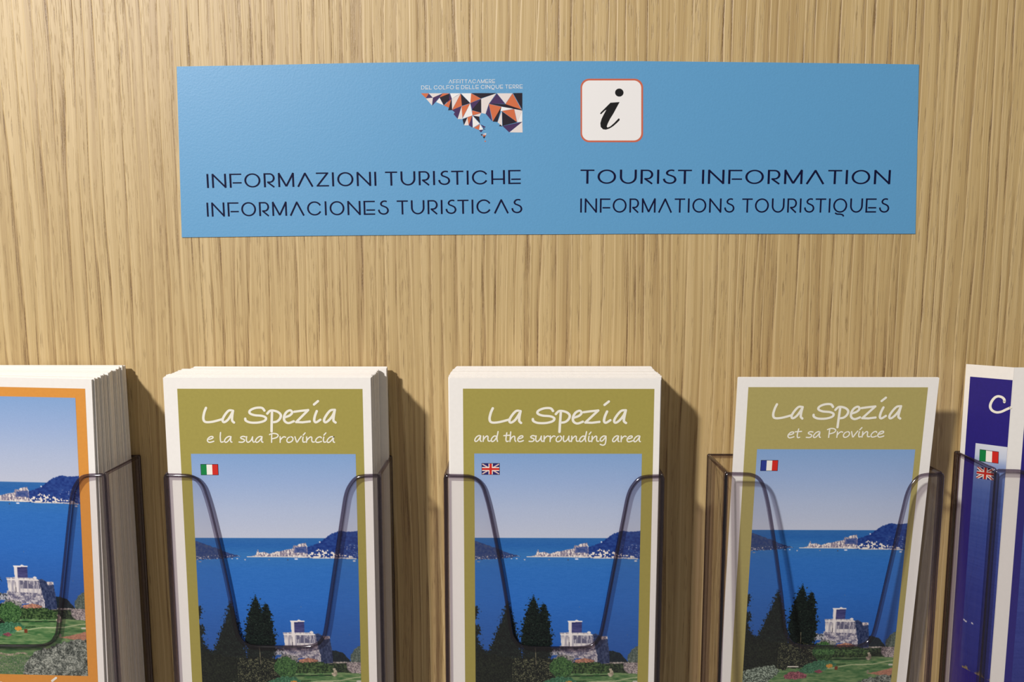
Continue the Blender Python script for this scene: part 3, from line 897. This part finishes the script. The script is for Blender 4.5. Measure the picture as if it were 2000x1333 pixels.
def stack(n, y_front, y_back, fn, label, group, seed, rear):
    """n leaflets behind the front one; fn(t) gives left x, top z, lean for depth t 0..1."""
    r = random.Random(seed)
    for i in range(n):
        t = (i + .5) / n
        x, z, rot, *w = fn(t, r)
        y = y_front + (y_back - y_front) * i / n
        lab = label if i < n - 1 else 'rearmost white leaflet against the wood panel behind ' + rear
        o = obj('leaflet', variants[(i * 5 + seed) % 6], label=lab, cat='leaflet', group=group)
        o.location = (x * MM, y * MM, z * MM)
        o.rotation_euler = (0, rot, 0)
        if w:
            o.scale = (w[0], 1, 1)


PITCHY = 1.06
# -- pocket 1 (orange cover) -- far left
front_leaflet(-304.0, -32.5, -55.9, (0, math.radians(1.2), 0),
              'orange-bordered leaflet with a bay and castle photo in the leftmost pocket', M_ORANGE, -9.3, (6.5, 96.6, -4.7, -205),
              title=title_print(0, -141.3, 1.0), sheet_seed=3)


def f1(t, r):
    return (-303.6 + r.uniform(-.3, .35) + (.5 if t > .85 else 0), -56.0 + r.uniform(-.9, .5) + (.5 if t > .8 else 0), math.radians(1.15 - 1.35 * t + r.uniform(-.08, .08)))


stack(26, -31.4, -2.6, f1, 'white folded leaflet edge-on in the full stack behind the orange-bordered cover', 'leaflets stacked behind the orange cover', 2, 'the orange-bordered cover')

# -- pocket 2 (Italian)
front_leaflet(-169.8, -32.4, -57.0, (0, 0, 0),
              'olive-green leaflet with Italian flag, full thick stack behind it', M_OLIVE, -37.6, (6.6, 95.7, -5.6, -205),
              flag=('it', 16.3, -42.9, 8.2, 5.1), title=title_print(-.5, -.2, .985), subtitle=hand_line('e la sua Provincia', 19.8, 82.0, -31.9, 3.0), sheet_seed=4)


def f2(t, r):
    x = -169.6 + r.uniform(-.35, .35) - 1.0 * t
    if .1 < t < .7:
        x += .4
    if t > .74:
        x += 3.6
    return (x, -56.6 + .6 * t + r.uniform(-.6, .3), math.radians(r.uniform(-.1, .1)))


stack(25, -31.3, -2.6, f2, 'white folded leaflet edge-on in the stack behind the olive cover with Italian flag', 'leaflets stacked behind the Italian cover', 3, 'the Italian-flag cover')

# -- pocket 3 (English)
front_leaflet(-32.5, -32.4, -57.2, (0, 0, 0),
              'olive-green leaflet with British flag in the middle pocket', M_OLIVE, -37.0, (6.5, 97.0, -5.2, -205),
              flag=('gb', 15.4, -42.0, 8.2, 5.3), title=title_print(), subtitle=hand_line('and the surrounding area', 11.8, 91.2, -31.1, 3.0), sheet_seed=5).scale = (1.012, 1, 1)


def f3(t, r):
    if t < .03:
        x, w = -32.3, 1.0
    elif t < .45:
        x, w = -33.0, 1.026
    else:
        x, w = -33.0 + 3.4 * (t - .45), 1.02 - .03 * (t - .45)
    return (x + r.uniform(-.2, .2), -56.7 + 1.0 * t + r.uniform(-.25, .25), math.radians(r.uniform(-.05, .05)), w)


stack(25, -31.3, -2.6, f3, 'white folded leaflet edge-on in the stack behind the olive cover with British flag', 'leaflets stacked behind the English cover', 4, 'the British-flag cover')

# -- pocket 4 (French): a single leaflet leaning in an almost empty pocket
tilt = math.radians(4.3)
front_leaflet(106.3, -29.4, -57.2, (tilt, 0, 0),
              'single leaning olive-green leaflet with French flag, alone in its pocket', M_OLIVE_LT, -36.2, (5.4, 94.8, -4.9, -205),
              flag=('fr', 14.2, -42.0, 8.4, 5.2), title=title_print(-.4, 1.3, .985), subtitle=hand_line('et sa Province', 26.6, 75.2, -30.4, 3.1, slope=.01), sheet_seed=6).scale = (.965, 1, 1)

# -- pocket 5 (navy): leaflet folded in a V, the narrow flap running back to the wall
flap_o = Vector((231.5, -2.4, 0)) * MM
fold_o = Vector((237.0, -31.0, 0)) * MM
fl_dir = (fold_o - flap_o).normalized()
fl_len = (fold_o - flap_o).length / MM
fl_nor = Vector((fl_dir.y, -fl_dir.x, 0))
root5 = obj('leaflet', None, label='navy blue leaflet with two small flags, folded at its edge, in the rightmost pocket', cat='leaflet', group='front leaflets of the pockets')
ZT5 = on_plane(1985, 719, fold_o, fl_nor).z / MM
root5.location = (fold_o.x, fold_o.y, ZT5 * MM)


def fl(px, py):
    """photo pixel -> (u along the flap from its wall edge, z below the top) in mm"""
    p = on_plane(px, py, fold_o, fl_nor)
    return ((p - flap_o).dot(fl_dir) / MM, p.z / MM - ZT5)


def fl3(u, z, lift=0.0):
    p = (flap_o + fl_dir * (u * MM) + fl_nor * (lift * MM)) - Vector((fold_o.x, fold_o.y, 0))
    return (p.x / MM, p.y / MM, z)


if fl_nor.y > 0:
    fl_nor = -fl_nor
# pages: flap A and panel B with a thickness of folded sheets
V, Fc = [], []
ztl = fl(1884, 711)[1]
for s, (l0, l1) in enumerate(((0, -.25), (-.3, -.55))):
    n = len(V)
    z0 = -.2 * s
    V += [fl3(0, ztl + z0, l0), fl3(0, -LH, l0), fl3(fl_len, 0 + z0, l0), fl3(fl_len, -LH, l0), fl3(0, ztl + z0, l1), fl3(0, -LH, l1), fl3(fl_len, 0 + z0, l1), fl3(fl_len, -LH, l1)]
    Fc += [(n, n + 1, n + 3, n + 2), (n + 4, n + 6, n + 7, n + 5), (n, n + 2, n + 6, n + 4), (n + 1, n + 5, n + 7, n + 3), (n, n + 4, n + 5, n + 1), (n + 2, n + 3, n + 7, n + 6)]
for s in range(3):
    box(0, 95, .05 + s * .3, .3 + s * .3, -LH, -.15 * s, V, Fc)
obj('pages', mesh('pages', V, Fc, [M_PAPER]), root5)


def flap_part(name, pr, mats, lift, label=None):
    V = [fl3(v[0], v[2], lift - v[1]) for v in pr.V]
    me = mesh(name, V, pr.F, mats, pr.I)
    return obj(name, me, root5, label=label)


def fpoly(pr, pts, mi=0, lift=0.0):
    pr.poly([fl(*p) for p in pts], mi, lift=lift)


def vdrop(pt, dz):
    u, z = fl(*pt)
    return (u, z - dz)


pr = Print()
a0, a1 = fl(1895, 736), fl(1978, 743)
pr.poly([a0, a1, (a1[0], -205), (a0[0], -205)])
flap_part('cover_panel', pr, [M_NAVY], .06)
# photo on the flap
p0, p1 = fl(1906, 866), fl(1968, 874)
uu = np.linspace(p0[0], a1[0], 60)
vv = np.linspace(0, 120, 320)
XX, YY = np.meshgrid(uu, vv)


def sea_image(X, Y, seed):
    r = np.random.RandomState(seed)
    st = [(0, (214, 217, 226)), (6, (196, 204, 222)), (9.5, (150, 166, 204)), (14, (112, 134, 188)), (24, (82, 106, 174)), (45, (62, 82, 158)), (75, (54, 66, 146)), (120, (46, 50, 128))]
    img = np.stack([np.interp(Y, [s[0] for s in st], [s[1][k] for s in st]) for k in range(3)], -1)
    w = np.repeat(r.rand(X.shape[0], 1), X.shape[1], 1) * .5 + r.rand(*X.shape) * .5
    img += ((w - .5) * 16 * np.clip((Y - 10) / 20, 0, 1))[..., None]
    return img, r


img5, r5 = sea_image(XX, YY, 3)
zc = fl(1885, 1308)[1]
slope5 = (p1[1] - p0[1]) / (p1[0] - p0[0])
coast = p0[1] - YY + (XX - p0[0]) * slope5 < zc + 1.3 * np.sin((XX - p0[0]) * .7 - 1) + .2 * (XX - p0[0]) + (r5.rand(*XX.shape) - .5)
tx = r5.rand(*XX.shape)
tx = (tx + np.roll(tx, 1, 0) + np.roll(tx, 1, 1) + np.roll(np.roll(tx, 1, 0), 1, 1)) / 4
img5[coast] = (np.array((64, 62, 44)) * (1 - tx[..., None]) + np.array((214, 186, 146)) * tx[..., None])[coast]
for bx, by, bw in ((1885, 1213.5, 4.5), (1899, 1221.5, 3.0)):
    bu, bz = fl(bx, by)
    m = (np.abs(XX - bu) < bw / 4) & (np.abs((p0[1] - YY) - bz + (XX - bu) * .25) < .35)
    img5[m] = (208, 206, 216)
me = grid_mesh('cover_photo', XX, YY, img5, lambda x, y: np.stack([(flap_o.x - fold_o.x) / MM + fl_dir.x * x + fl_nor.x * .12, (flap_o.y - fold_o.y) / MM + fl_dir.y * x + fl_nor.y * .12,
                                                                   p0[1] - y + (x - p0[0]) / (p1[0] - p0[0]) * (p1[1] - p0[1])], -1))
obj('cover_photo', me, root5, label='printed picture of dark blue sea with a rocky coast below')


def cr5(a, c):
    return (1840 + a / 12.12, 850 + c / 12.12)


pr = Print()
q = [cr5(898, 338), cr5(1350, 398), cr5(1340, 682), cr5(885, 620)]
fpoly(pr, q)
flap_part('flag_outline', pr, [M_EBLACK], .16)
pr = Print()
T0, T1, B1, B0 = cr5(905, 350), cr5(1342, 408), cr5(1332, 672), cr5(893, 610)
for k in range(3):
    def lp(A, B, t):
        return (A[0] + (B[0] - A[0]) * t, A[1] + (B[1] - A[1]) * t)
    fpoly(pr, [lp(T0, T1, k / 3), lp(T0, T1, (k + 1) / 3), lp(B0, B1, (k + 1) / 3), lp(B0, B1, k / 3)], k)
flap_part('flag', pr, [M_FGREEN, M_FWHITE, M_FRED], .2, 'green, white and red flag')
T0, T1, B1, B0 = cr5(845, 752), cr5(1245, 800), cr5(1225, 1078), cr5(815, 1022)


def fq(a, c):
    A = (T0[0] + (T1[0] - T0[0]) * a, T0[1] + (T1[1] - T0[1]) * a)
    B = (B0[0] + (B1[0] - B0[0]) * a, B0[1] + (B1[1] - B0[1]) * a)
    return (A[0] + (B[0] - A[0]) * c, A[1] + (B[1] - A[1]) * c)


pr = Print()
fpoly(pr, [fq(0, 0), fq(1, 0), fq(1, 1), fq(0, 1)], 0)
for w_, mi, lf in ((.16, 1, .02), (.05, 2, .04)):
    fpoly(pr, [fq(0, 0), fq(w_, 0), fq(1, 1 - w_), fq(1, 1), fq(1 - w_, 1), fq(0, w_)], mi, lf)
    fpoly(pr, [fq(1, 0), fq(1, w_), fq(w_, 1), fq(0, 1), fq(0, 1 - w_), fq(1 - w_, 0)], mi, lf)
fpoly(pr, [fq(.38, 0), fq(.62, 0), fq(.62, 1), fq(.38, 1)], 1, .06)
fpoly(pr, [fq(0, .34), fq(1, .34), fq(1, .66), fq(0, .66)], 1, .065)
fpoly(pr, [fq(.43, 0), fq(.57, 0), fq(.57, 1), fq(.43, 1)], 2, .08)
fpoly(pr, [fq(0, .41), fq(1, .41), fq(1, .59), fq(0, .59)], 2, .085)
flap_part('flag', pr, [M_FNAVY, M_FWHITE, M_FRED], .2, 'blue flag with red and white crosses')
# letter C, stroke outlined in photo space then laid on the flap
tmp = Print()
cpts = smooth_line([(850, 712), (846, 670), (806, 634), (742, 622), (684, 652), (636, 720), (620, 790), (650, 850), (722, 882), (800, 872), (880, 836), (948, 806)], 5)
tmp.stroke(cpts, 44, 38, cap=True)
pr = Print()
pr.V = [(*(lambda t: (t[0], 0.0, t[1]))(fl(1860 + v[0] / 8.33, 700 + v[2] / 8.33)),) for v in tmp.V]
pr.F, pr.I = tmp.F, tmp.I
flap_part('title_lettering', pr, [M_LETTER], .12, 'large white handwritten letter C')


# panel B print
def bx_(px, py):
    p = on_plane(px, py, fold_o, (0, 1, 0))
    return ((p.x - fold_o.x) / MM, p.z / MM - ZT5)


xb = bx_(1979, 1100)[0]
put_part('cover_panel', rect_print(xb, 91, -5.5, -205).mesh('cover_panel', [M_NAVY]), root5, .05)
xs = bx_(1975, 1333)[0]
XX, YY = np.meshgrid(np.linspace(xs, 86, 120), np.linspace(0, 140, 300))
imgb, rb = sea_image(XX, YY * .85, 8)
tx = rb.rand(*XX.shape)
coast = (YY > 130 - (XX - xs) * .9 + rb.rand(*XX.shape) * 1.2)
imgb[coast] = (np.array((64, 62, 44)) * (1 - tx[..., None]) + np.array((206, 178, 140)) * tx[..., None])[coast]
me = grid_mesh('cover_photo', XX, YY, imgb, lambda x, y: np.stack([x, np.full_like(x, -.1), -36 - y], -1))
obj('cover_photo', me, root5, label='printed picture of dark blue sea on the front panel')

# ================================================================== ACRYLIC POCKETS
HW, HD, HH, TH = 105.5, 35.0, 168.0, 2.0


def sheet(name, outline, to3, th, bev, parent, wid=None):
    """A sheet with rounded rim: outline (2-D, counter-clockwise) mapped to 3-D by to3(a, b, depth)."""
    n = len(outline)
    nor = []
    for i in range(n):
        a, c = outline[i - 1], outline[(i + 1) % n]
        tx, tz = c[0] - a[0], c[1] - a[1]
        l = math.hypot(tx, tz) or 1
        nor.append((-tz / l, tx / l))          # inward
    w = wid or bev
    rows = [(w, 0), (w * .6, bev * .12), (w * .25, bev * .4), (0, bev * .95), (0, th - bev * .95), (w * .25, th - bev * .4), (w * .6, th - bev * .12), (w, th)]
    V, Fc, I = [], [], []
    for inn, d in rows:
        for i in range(n):
            V.append(to3(outline[i][0] + nor[i][0] * inn, outline[i][1] + nor[i][1] * inn, d))
    for r_ in range(len(rows) - 1):
        for i in range(n):
            j = (i + 1) % n
            Fc.append((r_ * n + i, r_ * n + j, (r_ + 1) * n + j, (r_ + 1) * n + i))
            I.append(1)
    Fc.append(tuple(range(n))[::-1])
    I.append(0)
    k = (len(rows) - 1) * n
    Fc.append(tuple(range(k, k + n)))
    I.append(0)
    me = mesh(name, V, Fc, [M_CLEAR, M_EDGE], I)
    for p in me.polygons:
        if p.material_index == 1:
            p.use_smooth = True
    bm = bmesh.new()
    bm.from_mesh(me)
    bmesh.ops.recalc_face_normals(bm, faces=bm.faces)
    bm.to_mesh(me)
    bm.free()
    return obj(name, me, parent)


def dense(pts, n):
    return smooth_line(pts, n)


def rect_outline(w, h, r=.9):
    pts = []
    for cx, cz, a in ((w - r, -h + r, -90), (w - r, -r, 0), (r, -r, 90), (r, -h + r, 180)):
        for k in range(4):
            t = math.radians(a + 30 * k)
            pts.append((cx + r * math.cos(t), cz + r * math.sin(t)))
    return pts


# the cut-out edge as measured on the middle pocket (x from its left side, z below its top)
cutL = [(9.5, -.25), (13.0, -.6), (16.6, -2.2), (19.3, -5.6), (21.0, -10.4), (23.3, -20), (27.2, -40.8), (30.6, -61.6), (33.0, -79), (34.6, -83.8), (37.2, -86.6), (41.5, -87.7)]
cutR = [(68.5, -87.5), (71.8, -86.2), (74.0, -83.6), (75.8, -78.4), (80.4, -51), (85.4, -21.2), (87.6, -9.8), (90.4, -4.2), (93.6, -1.2), (97.5, -.3)]
L_ = dense(cutL, 4)
R_ = dense(cutR, 4)
mid = [(46, -87.8), (55, -87.85), (64, -87.8)]
front_outline = [(.0, -HH), (20, -HH), (50, -HH), (85, -HH), (HW, -HH), (HW, -80), (HW, -20), (HW, -2.2), (HW - .5, -.7), (HW - 2, -.1)]
front_outline += R_[::-1] + mid[::-1] + L_[::-1] + [(2, -.1), (.5, -.7), (0, -2.2), (0, -20), (0, -80)]


def holder(x, z, label, wide=1.0):
    root = obj('leaflet_holder', None, label=label, cat='holder', group='clear leaflet pockets on the wood panel')
    root.location = (x * MM, 0, z * MM)
    root.scale = (wide, 1, 1)
    sheet('front_panel', front_outline, lambda a, c, d: (a, -HD + d, c), TH, .95, root, 1.75)
    sheet('back_panel', rect_outline(HW, HH), lambda a, c, d: (a, -TH + d - .02, c), TH, .7, root, 1.0)
    sd = HD - 2 * TH
    for s in (0, 1):
        x0 = .05 if s == 0 else HW - TH - .05
        sheet('side_panel', rect_outline(sd, HH), lambda a, c, d, x0=x0: (x0 + d, -HD + TH + a, c), TH, .8, root, 1.3)
    sheet('bottom_panel', rect_outline(HW - 2 * TH - .2, sd), lambda a, c, d: (a + TH + .1, -TH + c, -HH + d), TH, .4, root)
    return root


holder(-304.6, -103.8, 'clear acrylic pocket holding the orange-bordered leaflets, leftmost of the row')
holder(-171.3, -103.8, 'clear acrylic pocket holding the olive leaflets with Italian flag')
holder(-35.5, -103.8, 'clear acrylic pocket holding the olive leaflets with British flag, middle of the row', 1.012)
holder(100.0, -102.6, 'nearly empty clear acrylic pocket around the single French-flag leaflet')
holder(229.4, -100.8, 'clear acrylic pocket holding the navy leaflet, rightmost of the row')
